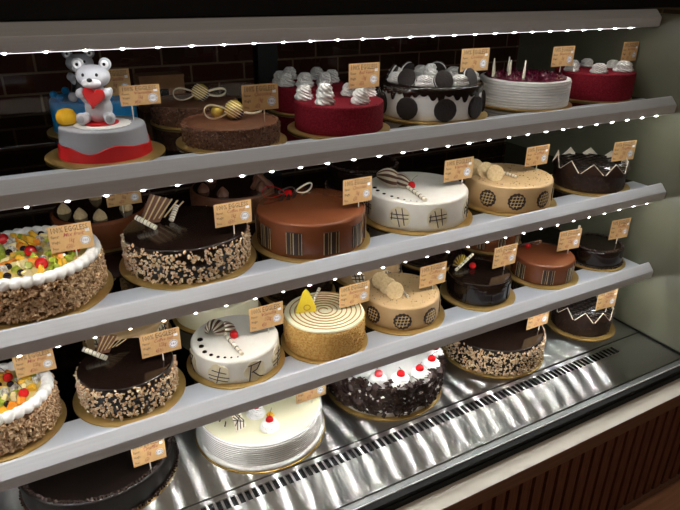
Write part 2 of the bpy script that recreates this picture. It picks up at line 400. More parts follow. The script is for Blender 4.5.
# ------------------------------------------------------------------ shared toppings
def bm_cherry():
    b = NB(); lathe(b, [(0, .0072), (.0022, .0080), (.0052, .0072), (.0080, .0040), (.0090, 0), (.0082, -.0042), (.0052, -.0076), (0, -.0088)], 20); return b
ME = {}
ME['cherry'] = to_mesh('cherry', bm_cherry(), 'cherry')
b = NB(); tube(b, [(0, 0, .007), (-.002, 0, .013), (-.006, .001, .019), (-.012, .002, .024)], .0006, 6); ME['stem'] = to_mesh('stem', b, 'stem')
def cherry(parent, x, y, z, sc=1, stem=True, rz=0, name='cherry'):
    o = link(name, ME['cherry'], parent, (x, y, z+.0085*sc), (0, 0, rz), sc)
    if stem: link('stem', ME['stem'], o)
    return o
def swirl_mesh(layers=3, r0=.0135, h=.032, lobes=7):
    b = NB(); prof = []
    n = 30
    for i in range(n+1):
        t = i/n; base = r0*(1-.50*t**2.2); bulge = 1 + .22*abs(sin(pi*layers*t + .3))
        if i == n: base = 0
        prof.append((base*bulge if t < .97 else base*.5, h*t))
    lathe(b, [(0, 0)] + prof, 48, warp=lambda r, z, a: (r*(1 + .13*cos(lobes*(a + 4.4*z/h))), z))
    return to_mesh('cream_dollop', b, 'whip', angle=70)
ME['dollop'] = swirl_mesh(2, .0148, .029)
ME['rosette'] = swirl_mesh(2, .0150, .021, 8)
ME['tall'] = swirl_mesh(3, .0152, .040, 7)
def dollop(parent, x, y, z, kind='dollop', sc=1, rz=0, name='cream_dollop'):
    return link(name, ME[kind], parent, (x, y, z), (0, 0, rz), sc)
def bm_stick(L=.05, r=.0038):
    b = NB(); tube(b, [(0, 0, 0), (L, 0, 0)], r, 12)
    for i in range(6):     # dark bands wound round the wafer
        x = L*(i+.7)/6.4
        tube(b, [(x + .0010*cos(a*2*pi/10+i)*.5, (r+.00015)*cos(a*2*pi/10), (r+.00015)*sin(a*2*pi/10)) for a in range(10)], .0004 if i % 2 else .0007, 5, True, 1)
    return b
ME['stick'] = to_mesh('wafer_stick', bm_stick(), ['wafer', 'chocmat'])
def stick(parent, a, bpt, name='wafer_stick', th=1):
    a, bpt = Vector(a), Vector(bpt); d = bpt - a
    o = link(name, ME['stick'], parent, a, d.to_track_quat('X', 'Z').to_euler(), (d.length/.05, th, th)); return o
def bm_curl():
    """striped chocolate shell, thick walled half cup with stripes running to its tip"""
    b = NB(); n, m = 28, 16; g = []
    for i in range(n+1):
        ph = -.15 + (pi+.30)*i/n; row = []
        for j in range(m+1):
            u = j/m; w = sin(pi*(.06+.80*u))**.8
            row.append(b.verts.new((.052*(u-.5), .0175*w*cos(ph), .0045 + .021*w*sin(ph) + .010*(1-u)**2 + .0012*sin(i*pi/1.0))))
        g.append(row)
    for i in range(n):
        for j in range(m): b.faces.new((g[i][j], g[i+1][j], g[i+1][j+1], g[i][j+1])).material_index = 0 if (i//2) % 2 else 1
    bmesh.ops.solidify(b, geom=b.faces[:], thickness=.0014)
    return b
ME['curl'] = to_mesh('chocolate_curl', bm_curl(), ['wafer', 'milk'], angle=60)

CAKES = {}
def cake(key, name, label, sh, x, y, r, h, board=None, group='display cakes', boardmat='gold'):
    z = ZT[sh]
    root = thing(name, label, 'cake', (x, y, z+.0004), group)
    br = board or r*1.17
    b = NB(); lathe(b, [(0, 0), (br-.001, 0), (br, .0008), (br, .0030), (br-.001, .0036), (0, .0036)], 72)
    part('cake_board', b, boardmat, root)
    CAKES[key] = (root, x, y, z, r, h); return root
B0 = .0037     # cake bottom above the shelf
def bodyprof(r, h, bev=.005, r0=None):
    r0 = r0 or r
    p = [(0, B0), (r0-.002, B0), (r0, B0+.002)]
    p += [(r0 + (r-r0)*t, B0 + .002 + (h-bev-B0-.002)*t) for t in (.25, .5, .75, 1)]
    for i in range(1, 6):
        a = pi/2*i/5; p.append((r - bev + bev*cos(a), h - bev + bev*sin(a)))
    p += [(r*.66, h), (r*.33, h), (0, h)]
    return p
def body(root, r, h, m, bev=.005, r0=None, name='cake_body'):
    b = NB(); lathe(b, bodyprof(r, h, bev, r0), 96); return part(name, b, m, root, angle=50)
def side_scatter(name, root, r, z0, z1, n, size, m, seed, flat=.8, jitter=.002, density=None, rim=0):
    rnd = random.Random(seed); b = NB()
    for i in range(n):
        a = rnd.uniform(0, 2*pi); t = rnd.random(); z = z0 + (z1-z0)*t
        if density and rnd.random() > density(t): continue
        rr = r + rnd.uniform(-.0005, jitter); chunk(b, (rr*cos(a), rr*sin(a), z), size*rnd.uniform(.6, 1.25), rnd, flat)
    o = part(name, b, m, root, smooth=False); o['kind'] = 'stuff'; return o

def plates_round(root, name, r, items, shape, m, t=.0016, tilt=0, over=None):
    """plates stuck on the side; items = (angle deg, z)"""
    for a, z in items:
        a = radians(a); Mx = Matrix.Rotation(a + pi/2, 4, 'Z')
        b = NB(); plate(b, shape, t, fan=True); bend(b, r)
        o = part(name, b, m, root, (r*cos(a), r*sin(a), z), (0, 0, a + pi/2), smooth=False)
        if over: over(o, r)
def bend(b, r):
    """wrap a plate (x along the side, -y outward) round a cake of radius r"""
    for v in b.verts:
        x, y = v.co.x, v.co.y; rr = r + .0012 - y; q = x/r
        v.co.x = rr*sin(q); v.co.y = r - rr*cos(q)
def rect(w, h, nx=5):
    return [(-w/2 + w*i/nx, -h/2) for i in range(nx+1)] + [(w/2 - w*i/nx, h/2) for i in range(nx+1)]
def disc(r, n=24, f=0): return [(r*(1+f*cos(n/2*2*pi*i/n))*cos(2*pi*i/n), r*(1+f*cos(n/2*2*pi*i/n))*sin(2*pi*i/n)) for i in range(n)]
def strokes(o, r, lines, w, m, name='drizzle', lift=.0012, sub=None):
    """dark lines over a side plate, each line a list of (x,z) points"""
    b = NB()
    for ln in lines:
        pts = []
        for (x0, z0), (x1, z1) in zip(ln, ln[1:]):
            for i in range(6): pts.append((x0+(x1-x0)*i/6, z0+(z1-z0)*i/6))
        pts.append(ln[-1]); tube(b, [(p[0], -lift, p[1]) for p in pts], w, 5)
    bend(b, r); return part(name, b, m, o)

# ================================================================== TOP SHELF
z1 = ZT['s1']
# --- bear cake
R, H = .070, .053
t = cake('bear', 'bear_cake', 'grey and red fondant cake with a seated grey bear holding a red heart', 's1', .135, 1.085, R, H, .099)
body(t, R, H, 'greyfond', .004, .0755)
b = NB(); n = 120; A = []; Bq = []; Cq = []; Dq = []
for i in range(n):
    a = 2*pi*i/n; zt = .0235 + .0045*sin(4*a+.6) + .002*sin(7*a)
    rr = lambda z: .0755 + (R-.0755)*max(0, (z-B0)/(H-B0))
    A.append(b.verts.new((rr(B0)*cos(a), rr(B0)*sin(a), B0)))
    Bq.append(b.verts.new(((rr(B0)+.0018)*cos(a), (rr(B0)+.0018)*sin(a), B0)))
    Cq.append(b.verts.new(((rr(zt)+.0018)*cos(a), (rr(zt)+.0018)*sin(a), zt)))
    Dq.append(b.verts.new((rr(zt)*cos(a), rr(zt)*sin(a), zt+.001)))
for P, Q in ((A, Bq), (Bq, Cq), (Cq, Dq)):
    for i in range(n): b.faces.new((P[i], P[(i+1) % n], Q[(i+1) % n], Q[i]))
part('red_wave_band', b, 'red', t)
b = NB(); lathe(b, [(0, H), (.045, H), (.046, H+.0008), (.0445, H+.0018), (0, H+.0018)], 72, warp=lambda r, z, a: (r*(1+.035*cos(24*a)) if r > .03 else r, z))
part('lace_doily', b, 'whip', t, (0, -.006, 0))
b = NB(); lathe(b, [(0, H+.0018), (.029, H+.0018), (.029, H+.0035), (0, H+.0035)], 48); part('red_disc', b, 'red', t, (-.002, -.004, 0))
b = NB(); lathe(b, [(0, .020), (.006, .0215), (.012, .019), (.0162, .012), (.0168, .005), (.014, -.002), (.009, -.0045), (0, -.005)], 32)
o = part('yellow_ball', b, 'yellow', t, (-.053, .014, H+.0052)); b = NB(); tube(b, [(.004*cos(a)-.004, -.0165+.001*sin(a), .004*sin(a)+.006) for a in [k*.5 for k in range(9)]], .0006, 5); part('pressed_line', b, 'yellow', o)
# bear figure: one continuous body
def bear(root, loc, sc, m, heart=True, rz=0, name='bear_figure'):
    b = NB()
    ball(b, (0, 0, .024), (.0235, .0215, .028)); ball(b, (0, .001, .046), (.0165, .015, .020))
    ball(b, (0, -.004, .0785), (.0290, .0228, .0200)); ball(b, (0, -.007, .073), (.022, .018, .015))
    for s in (-1, 1):
        ball(b, (s*.0225, -.002, .0990), (.0108, .0060, .0108))
        ball(b, (s*.0200, -.009, .047), (.0075, .0075, .016), rot=Euler((radians(-35), s*radians(28), 0)))
        ball(b, (s*.0215, -.0185, .0520), (.0088, .0080, .0088))
        ball(b, (s*.0205, -.018, .0095), (.0095, .0175, .0095)); ball(b, (s*.0235, -.0305, .0105), (.0098, .006, .0110))
    o = part(name, b, m, root, loc, (0, 0, rz)); o.scale = (sc,)*3
    md = o.modifiers.new('skin', 'REMESH'); md.mode = 'VOXEL'; md.voxel_size = .0013; md.use_smooth_shade = True
    sm = o.modifiers.new('smooth', 'SMOOTH'); sm.iterations = 6; sm.factor = .5
    b = NB(); ball(b, (0, -.0230, .0695), (.0165, .0095, .0085)); part('muzzle', b, 'sticker', o)
    b = NB(); ball(b, (0, -.0310, .0758), (.0048, .0038, .0036), 14); part('nose', b, 'blackfond', o)
    for s in (-1, 1):
        b = NB(); ball(b, (s*.0112, -.0242, .0835), (.0026, .0022, .0030), 12); part('eye', b, 'blackfond', o)
        b = NB(); ball(b, (s*.0225, -.0072, .0990), (.0070, .0022, .0070), 16); part('inner_ear', b, 'sticker', o)
        b = NB(); ball(b, (s*.0225, -.0088, .0990), (.0028, .0018, .0028), 12); part('ear_centre', b, 'blackfond', o)
        b = NB(); ball(b, (s*.0235, -.0362, .0108), (.0056, .0016, .0066), 16); part('paw_pad', b, 'greyfond', o)
    if heart:
        pts = []
        for i in range(40):
            a = 2*pi*i/40; pts.append((16*sin(a)**3/16*.0185, (13*cos(a)-5*cos(2*a)-2*cos(3*a)-cos(4*a))/16*.0200))
        b = NB(); plate(b, pts, .006, Matrix.Translation((.001, -.0250, .0475)) @ Matrix.Rotation(radians(12), 4, 'Y'))
        bmesh.ops.bevel(b, geom=[e for e in b.edges if abs(e.verts[0].co.y-e.verts[1].co.y) < 1e-5], offset=.0016, segments=2, affect='EDGES')
        part('red_heart', b, 'red', o)
    return o
bear(t, (-.001, .002, H+.0036), .95, 'bearfond', rz=radians(-22))
# --- blue cake behind
R, H = .080, .066
t = cake('blue', 'blue_cake', 'bright blue fondant cake behind the bear cake, topped with a grey and black figure', 's1', .150, 1.285, R, H, .094)
body(t, R, H, 'blue', .006)
for a in range(0, 360, 40):
    b = NB(); ball(b, (0, 0, .007), .0072, 16); part('blue_bead', b, 'blue', t, (.070*cos(radians(a+8)), .070*sin(radians(a+8)), H-.001))
o = bear(t, (-.016, -.030, H), .86, 'greyfond', False, radians(-10), 'animal_figure')
b = NB(); lathe(b, [(.0285, .004), (.0275, .020), (.0235, .038), (.0195, .050), (.017, .048), (.021, .036), (.025, .02), (.026, .004)], 32); part('black_jacket', b, 'blackfond', o)
# --- chocolate crunch cakes
def loop(root, name, c, w, hgt, ang, m, tilt=.5, r=.0011):
    """flat chocolate ribbon bent into a loop"""
    b = NB(); pts = []
    for i in range(28):
        a = 2*pi*i/28; u = .5 - .5*cos(a); v = sin(a)*(.35+.65*u)
        pts.append((w*u, 0, hgt*.5*v))
    tube(b, pts, r, 6, True)
    for v in b.verts: v.co.y *= 2.2
    return part(name, b, m, root, c, (radians(60)*tilt, 0, ang))
def crunch(key, label, x, y, R, H, bx_, by_, seed):
    t = cake(key, 'crunch_cake', label, 's1', x, y, R, H, R*1.18 if seed == 1 else R*1.08)
    body(t, R, H, 'milk', .003)
    side_scatter('crunch_coating', t, R, B0+.001, H+.001, 1300, .0046, 'crunch', seed, .8, .003)
    b = NB(); lathe(b, [(R-.006, H), (R-.003, H+.0025), (R+.0005, H+.0015), (R+.001, H-.001)], 80, warp=lambda r, z, a: (r+.0012*sin(23*a)+.001*sin(41*a), z)); part('glaze_edge', b, 'milk', t)
    c = (bx_, by_, H)
    def stripes(o, r):
        b = NB()
        for k in range(6):
            zz = r*(-.65+.25*k); q = sqrt(max(0, r*r*1.03-zz*zz)); tube(b, [(q*cos(a*pi/10+pi*1.02), q*sin(a*pi/10+pi*1.02), zz) for a in range(11)], .0007, 5)
        part('white_stripe', b, 'wafer', o, rot=(0, radians(35), 0))
    b = NB(); ball(b, (0, 0, 0), .0180, 24); ob = part('foil_ball', b, 'foil', t, (bx_, by_, H+.0175)); 
    b = NB(); ball(b, (0, 0, 0), (.0186, .0186, .0186), 24)
    bmesh.ops.bisect_plane(b, geom=b.verts[:]+b.edges[:]+b.faces[:], plane_co=(.0035, 0, -.0035), plane_no=(-.66, -.10, .74), clear_outer=True)
    oc = part('chocolate_cup', b, 'chocmat', ob); stripes(oc, .0189)
    loop(t, 'chocolate_loop', (bx_-.010, by_+.002, H+.016), .046, .046, radians(175), 'ivory', .9)
    loop(t, 'chocolate_loop', (bx_+.010, by_-.002, H+.016), .044, .046, radians(-8), 'ivory', .9)
    return t
t = crunch('nutsf', 'chocolate crunch cake with gold foil ball at the front edge of the top shelf', .36, 1.073, .088, .038, .012, .012, 1)
b = NB(); ball(b, (0, 0, 0), .012, 20); part('foil_ball', b, 'foil', t, (-.014, .036, .038+.012))
crunch('nutsb', 'chocolate crunch cake with gold foil ball standing behind its twin on the top shelf', .350, 1.278, .088, .042, .014, -.004, 2)
b = NB(); bx(b, -.045, .045, -.03, .03, 0, .055); bx(b, -.045, .045, -.03, .03, .0551, .058)
t = thing('cake_box', 'brown cardboard cake box with dark window behind the crunch cakes', 'box', (.318, 1.440, z1+.0004))
b = NB(); bx(b, -.05, .05, -.028, .028, 0, .074); part('carton', b, 'box', t, smooth=False)
b = NB(); bx(b, -.026, .012, -.0292, -.0281, .014, .050); part('window', b, 'void', t, smooth=False)
b = NB(); bx(b, -.051, .051, -.0295, .0295, .0742, .080); part('lid', b, 'box', t, smooth=False)
# --- red velvet cakes
def velvet(key, label, x, y, R, H, spots, board=None):
    t = cake(key, 'red_velvet_cake', label, 's1', x, y, R, H, board)
    body(t, R, H, 'redvelvet', .004)
    side_scatter('velvet_crumb', t, R-.0008, B0+.002, H, 900, .0018, 'redvelvet', int(x*1000), 1, .0006)
    for i, (a, q, kind, sc) in enumerate(spots):
        dollop(t, q*cos(radians(a)), q*sin(radians(a)), H-.0005, kind, sc, i*1.3)
    return t
velvet('rvf', 'red velvet cake with white swirls at the front edge of the top shelf', .592, 1.075, .091, .059,
       [(152, .071, 'dollop', 1.0), (-146, .059, 'tall', 1.0), (85, .078, 'dollop', .9), (-72, .058, 'dollop', 1.0), (38, .053, 'dollop', .9), (8, .078, 'dollop', .9)])
velvet('rvb', 'red velvet cake with white swirls standing behind the front red velvet cake', .625, 1.292, .088, .060,
       [(200, .066, 'dollop', 1.05), (165, .062, 'dollop', 1), (240, .058, 'dollop', 1.1), (100, .07, 'dollop', 1), (-62, .05, 'dollop', 1), (-15, .06, 'dollop', 1), (40, .06, 'dollop', 1)], .094)
velvet('rvr', 'wide red velvet cake with round white rosettes at the right end of the top shelf', 1.384, 1.105, .1015, .069,
       [(172, .078, 'rosette', 1.0), (-132, .062, 'rosette', 1.15), (-55, .068, 'rosette', 1.3), (112, .06, 'rosette', 1), (58, .07, 'rosette', 1), (5, .078, 'rosette', 1)], .1025)
# --- cookie drip cake
R, H = .115, .074
t = cake('oreo', 'cookie_cake', 'white cake with chocolate drip and black cookies standing round its top', 's1', .856, 1.119, R, H, .133)
body(t, R, H-.002, 'whip', .004)
rnd = random.Random(5); n = 216; drip = []
L = [0]*n
c0 = 0
while c0 < n:
    wdt = rnd.randint(4, 7); ln = rnd.choice([.006, .009, .013, .018, .024, .011])
    for k in range(wdt):
        if c0+k < n: L[c0+k] = -.001 + .009 + 1.15*ln*max(0, sin(pi*(k+.5)/wdt))**.6
    c0 += wdt
b = NB(); rows = []
for i in range(n):
    a = 2*pi*i/n; d = L[i]; e = R+.0022
    prof = [(.0, H-.0019), (R-.012, H-.0019), (R-.012, H+.0012), (R-.002, H+.0012), (e, H-.003), (e, H-.003-d*.5), (e-.0002, H-.003-d), (R-.0005, H-.0036-d)]
    rows.append([b.verts.new((q*cos(a), q*sin(a), z)) for q, z in prof[1:]])
for i in range(n):
    P, Q = rows[i], rows[(i+1) % n]
    for k in range(len(P)-1): b.faces.new((P[k], Q[k], Q[k+1], P[k+1]))
part('chocolate_drip', b, 'choc', t, angle=60)
def bm_cookie(r=.0212):
    b = NB()
    for s in (-1, 1):
        lathe(b, [(0, s*.0018), (r*.97, s*.0018), (r, s*.0030), (r*.98, s*.0058), (r*.9, s*.0064), (r*.6, s*.0060), (0, s*.0062)], 40, warp=lambda q, z, a: (q*(1+.012*cos(26*a)) if q > r*.9 else q, z))
    return b
ME['cookie'] = to_mesh('sandwich_cookie', bm_cookie(), 'cookie', angle=50)
b = NB(); lathe(b, [(0, -.0017), (.0205, -.0017), (.0212, 0), (.0205, .0017), (0, .0017)], 32); ME['filling'] = to_mesh('cream_filling', b, 'whip')
for k in range(7):
    a = radians(-111 + 51.43*k)
    o = link('sandwich_cookie', ME['cookie'], t, (.090*cos(a), .090*sin(a), H+.0012+.0105), (radians(66), 0, a + pi/2 + .2*(-1)**k)); link('cream_filling', ME['filling'], o)
    a2 = radians(-85 + 51.43*k); dollop(t, .090*cos(a2), .090*sin(a2), H+.001, 'rosette', 1.0 if k else 1.05, k)
dollop(t, .012, .02, H-.002, 'tall', .9)
for a in range(-191, 169, 40):
    o = link('half_cookie', ME['cookie'], t, ((R+.0045)*cos(radians(a)), (R+.0045)*sin(radians(a)), .0290), (radians(90), 0, radians(a)+pi/2), (1.15, 1.15, .6))
# --- berry cake
R, H = .110, .065
t = cake('berry', 'berry_cake', 'ridged white cream cake with dark berry topping and white chocolate spikes', 's1', 1.144, 1.116, R, H, .121)
def ridged(R, H, m, root, base=None, nr=9):
    prof = [(0, B0), (R+.0004, B0)]
    if base: prof = [(0, B0), (base, B0), (base+.0015, B0+.004), (base, B0+.0085), (R+.0005, B0+.011)]
    zz0 = prof[-1][1]; zz1 = H-.004
    for i in range(nr):
        za = zz0 + (zz1-zz0)*i/nr; dz = (zz1-zz0)/nr
        prof += [(R+.0010, za+dz*.15), (R+.0014, za+dz*.45), (R+.0010, za+dz*.75), (R-.0012, za+dz*.95)]
    prof += [(R, H-.003), (R-.001, H-.0008), (R-.004, H), (0, H)]
    b = NB(); lathe(b, prof, 128); return part('cake_body', b, m, root, angle=80)
ridged(R, H, 'whip', t)
b = NB(); lathe(b, [(0, H-.0004), (R-.012, H-.0004), (R-.010, H+.001), (R-.014, H+.0035), (R*.5, H+.004), (0, H+.0045)], 80, warp=lambda r, z, a: (r+.0018*sin(9*a)*(r > .09), z)); part('berry_topping', b, 'berry', t)
rnd = random.Random(9); b = NB()
for i in range(170):
    q = sqrt(rnd.random())*(R-.018); a = rnd.uniform(0, 6.3); chunk(b, (q*cos(a), q*sin(a), H+.005), .008*rnd.uniform(.6, 1.3), rnd)
o = part('crushed_berries', b, 'berry', t, smooth=True, angle=80); o['kind'] = 'stuff'
for x, y, hh, lean in ((-.088, .018, .034, -8), (-.050, .004, .030, 6), (-.042, -.036, .032, 4), (.0, .06, .03, -5)):
    b = NB(); plate(b, [(-.009, 0), (.009, 0), (.0070, hh*.65), (.0005, hh*1.3), (-.001, hh*1.3), (-.0070, hh*.7)], .0022, Matrix.Rotation(radians(lean), 4, 'Y')); part('white_chocolate_spike', b, 'wafer', t, (x, y, H+.002), (0, 0, .5))

# ================================================================== shared: fruit cake, nut cake
def fruit_cake(key, label, sh, x, y, R, H, seed, fixed, board):
    t = cake(key, 'fruit_cake', label, sh, x, y, R, H, board)
    body(t, R, H-.003, 'nutbase', .004)
    side_scatter('almond_flakes', t, R+.001, B0+.0055, H-.005, 2600, .0080, 'nutbrown', seed, .45, .006)
    b = NB(); lathe(b, [(0, H-.0028), (R-.008, H-.0028), (R-.008, H+.001), (0, H+.001)], 64); part('glazed_top', b, 'glaze', t)
    b = NB(); nsh = int(2*pi*R/.0165)
    for i in range(nsh):
        a = 2*pi*i/nsh; q = R-.004
        for k, (da, rr, dz) in enumerate(((0, .0112, .0030), (.045, .0082, .0062), (.085, .0056, .0040))):
            ball(b, ((q+.0012*k)*cos(a+da*.09/R), (q+.0012*k)*sin(a+da*.09/R), H+dz-.001), (rr, rr*.92, rr*.86), 12, Euler((0, .4, a)))
    o = part('cream_border', b, 'whip', t); 
    md = o.modifiers.new('merge', 'REMESH'); md.mode = 'VOXEL'; md.voxel_size = .0012; md.use_smooth_shade = True
    rnd = random.Random(seed); placed = []
    def ok(px, py, d): return all((px-a)**2 + (py-c)**2 > ((d+e)*.5)**2 for a, c, e in placed)
    for kind, px, py in fixed:
        if kind == 'ch': cherry(t, px, py, H+.002, 1.12 if R > .1 else .95, True, rnd.uniform(-1, 1)); placed.append((px, py, .020))
    kinds = [('kiwi_piece', 'kiwi'), ('mango_piece', 'mango'), ('orange_piece', 'orange'), ('kiwi_piece', 'kiwi'), ('pale_fruit_piece', 'apple'), ('dragon_fruit_piece', 'dragon'), ('grape', 'grape'), ('mango_piece', 'mango')]
    cnt = 0; tries = 0
    while cnt < (110 if R > .1 else 60) and tries < 6000:
        tries += 1; q = sqrt(rnd.random())*(R-.020); a = rnd.uniform(0, 6.3); px, py = q*cos(a), q*sin(a)
        if not ok(px, py, .0108): continue
        placed.append((px, py, .0108)); nm, mm = kinds[cnt % len(kinds)]; b = NB()
        if mm == 'grape': ball(b, (0, 0, 0), (.0062, .0055, .0058), 16)
        else:
            chunk(b, (0, 0, 0), .0185, rnd, .75)
            bmesh.ops.bevel(b, geom=b.edges[:], offset=.0012, segments=2, affect='EDGES')
        part(nm, b, mm, t, (px, py, H+.0055), smooth=True, angle=70); cnt += 1
    return t
def nut_cake(key, label, sh, x, y, R, H, seed, board, panel=True, n=1150, pl=None):
    t = cake(key, 'nut_chocolate_cake', label, sh, x, y, R, H, board)
    body(t, R, H, 'choc', .005)
    side_scatter('chopped_nuts', t, R, B0+.002, H-.009, n, .0062, 'nut', seed, .8, .0035)
    side_scatter('scattered_nuts', t, R-.001, H-.011, H-.003, n//14, .0058, 'nut', seed+50, .8, .002)
    if pl:
        (sa, sb), (px, py, ang, w) = pl
        stick(t, sa, sb, th=1.3)
        o = None
        b = NB(); plate(b, [(-w, 0), (w*.15, -.006), (w*1.1, w*.95), (-w*.05, w*1.5)], .0022, Matrix.Rotation(radians(-14), 4, 'X')); o = part('chocolate_panel', b, 'milk', t, (px, py, H+.007), (0, 0, ang), smooth=False)
        b = NB()
        for k in range(6):
            f = -.85 + .32*k; plate(b, [(w*f, .002+.0*k), (w*(f+.07), .001), (w*(f+1.05), w*1.35-.0045*k), (w*(f+.98), w*1.40-.0045*k)], .0008, Matrix.Rotation(radians(-14), 4, 'X') @ Matrix.Translation((0, -.0016, 0)))
        part('pale_stripes', b, 'biscuit', o, smooth=False)
    return t

# ================================================================== MIDDLE SHELF
fruit_cake('fruit2', 'large fruit topped cake with almond sides at the left end of the middle shelf', 's2', -.024, 1.059, .114, .070, 21,
           [('ch', -.031, .071), ('ch', .009, -.007), ('ch', .021, -.070), ('ch', .077, -.024), ('ch', -.075, -.02)], .131)
t = nut_cake('choc2', 'dark glazed chocolate cake with nut covered sides on the middle shelf beside the fruit cake', 's2', .254, 1.067, .116, .071, 31, .131,
         pl=(((-.084, .034, .092), (-.055, .006, .0750)), (-.046, .040, radians(8), .034)))
stick(t, (-.002, .050, .096), (-.020, .030, .0755), th=1.3)
# caramel cake
def striped_plate(w, h, dark):
    def ov(o, r):
        b = NB()
        for x, wd in ((-.48, .0005), (-.20, .0003), (-.04, .0008), (.30, .0003), (.48, .0005)):
            x *= w; plate(b, [(x-wd, -h*.48), (x+wd, -h*.48), (x+wd*.8, h*.1), (x+wd*1.2, h*.48), (x-wd*.6, h*.48)], .0006, Matrix.Translation((0, -.0011, 0)))
        bend(b, r); part('pale_stripe', b, 'biscuit', o, smooth=False)
    return ov
def caramel(key, label, sh, x, y, R, H, items, board, w=.032, h=.047):
    t = cake(key, 'caramel_cake', label, sh, x, y, R, H, board)
    body(t, R, H, 'caramel', .006)
    plates_round(t, 'striped_panel', R, items, rect(w, h), 'darkplate', .0016, over=striped_plate(w, h, True))
    return t
ang = [-168, -133, -96, -62, -33, -4, 26, 58, 92, 126, 160]
R, H = .114, .077
t = caramel('c2', 'smooth caramel glazed cake with striped chocolate panels and a cherry on the middle shelf', 's2', .512, 1.048, R, H, [(a, .036) for a in ang], .126)
cherry(t, -.020, .068, H, .95, False)
loop(t, 'red_loop', (-.034, .058, H+.015), .046, .034, radians(150), 'cherry', .5, .0009); loop(t, 'chocolate_loop', (-.044, .066, H+.014), .036, .030, radians(-10), 'chocmat', .4)
loop(t, 'white_loop', (-.004, .062, H+.012), .046, .034, radians(18), 'wafer', .4, .0010)
for x0, y0, an in ((-.046, .050, .3), (-.030, .048, -.5), (-.016, .054, .2)):
    b = NB(); plate(b, [(-.004, 0), (.004, 0), (.006, .016), (0, .020)], .002, Matrix.Rotation(.5, 4, 'X')); part('chocolate_shard', b, 'chocmat', t, (x0, y0, H), (0, 0, an))
# white cake with round plaques
def dots(root, pts, H, s0=.0052, m='choc'):
    for i, (x, y) in enumerate(pts):
        s = s0*(1 - .105*i); b = NB(); lathe(b, [(0, -.0002), (s, -.0002), (s*.9, s*.30), (s*.5, s*.42), (0, s*.45)], 20); part('chocolate_dot', b, m, root, (x, y, H))
R, H = .118, .070
t = cake('w2', 'white_cream_cake', 'white cream cake with round lattice plaques on its side on the middle shelf', 's2', .794, 1.064, R, H, .134)
body(t, R, H, 'cream', .006)
def lattice(o, r):
    q = .0200
    strokes(o, r, [[(-q, -.004), (q, -.001)], [(-q, .005), (q, .008)], [(-.009, .018), (.002, -.022)], [(.005, .022), (.012, -.017)], [(-.017, .010), (-.018, -.008)]], .0011, 'chocmat')
plates_round(t, 'round_plaque', R, [(a, .034) for a in (-193, -143, -102, -52, -10, 35, 80, 125)], disc(.0245, 28), 'ivory', .0016, over=lattice)
link('chocolate_curl', ME['curl'], t, (-.056, .034, H-.001), (0, 0, -.55), (1.1, 1.6, 1.5))
link('chocolate_curl', ME['curl'], t, (-.036, .012, H-.001), (0, 0, -.75), (.8, 1.1, 1.2))
cherry(t, -.023, -.010, H, 1.0, True, 2.6)
stick(t, (-.032, .000, H+.006), (-.046, -.096, H+.0042), th=1.1)
dots(t, [(-.094, .034), (-.099, .013), (-.098, -.012), (-.092, -.034), (-.086, -.050), (-.079, -.064), (-.071, -.076), (-.062, -.086)], H)
# coffee cakes
def coffee(key, label, sh, x, y, R, H, items, board, bis, st):
    t = cake(key, 'coffee_cake', label, sh, x, y, R, H, board)
    body(t, R, H, 'beige', .005)
    def lat(o, r):
        q = .0160; b = NB(); lines = []
        for k in (-1.2, -.4, .4, 1.2):
            e = sqrt(max(0, 1-(k*.6)**2))*q
            lines += [[(k*q*.6-.2*e, -e), (k*q*.6+.2*e, e)], [(-e, k*q*.6), (e, k*q*.6+.1*e)]]
        strokes(o, r, lines, .0009, 'biscuit', 'pale_lattice')
    plates_round(t, 'lattice_disc', R, items, disc(.0205, 26, .05), 'darkplate', .0018, over=lat)
    for i, (bx0, by0) in enumerate(bis):
        b = NB(); lathe(b, [(0, -.0030), (.0195, -.0030), (.0208, -.0018), (.0208, .0018), (.0195, .0030), (0, .0030)], 40)
        part('round_biscuit', b, 'biscuit', t, (bx0, by0, H+.0165), (radians(66), 0, radians(-40+4*i)))
    stick(t, *st, th=.95)
    rnd = random.Random(int(x*999)); b = NB()
    for i in range(130):
        q = sqrt(rnd.random())*R*.93; a = rnd.uniform(0, 6.3); chunk(b, (q*cos(a), q*sin(a), H+.0003), .0020*rnd.uniform(.5, 1.4), rnd)
    o = part('chocolate_specks', b, 'speck', t, smooth=False); o['kind'] = 'stuff'
    return t
coffee('b2', 'beige coffee cake with round biscuits and dark lattice discs on the middle shelf', 's2', 1.058, 1.040, .106, .067,
       [(a, .033) for a in (-159, -122, -83, -46, -8, 40, 85, 130)], .122, [(-.074, .046), (-.068, .012), (-.064, -.016)], ((-.022, .014, .075), (-.008, -.032, .0710)))
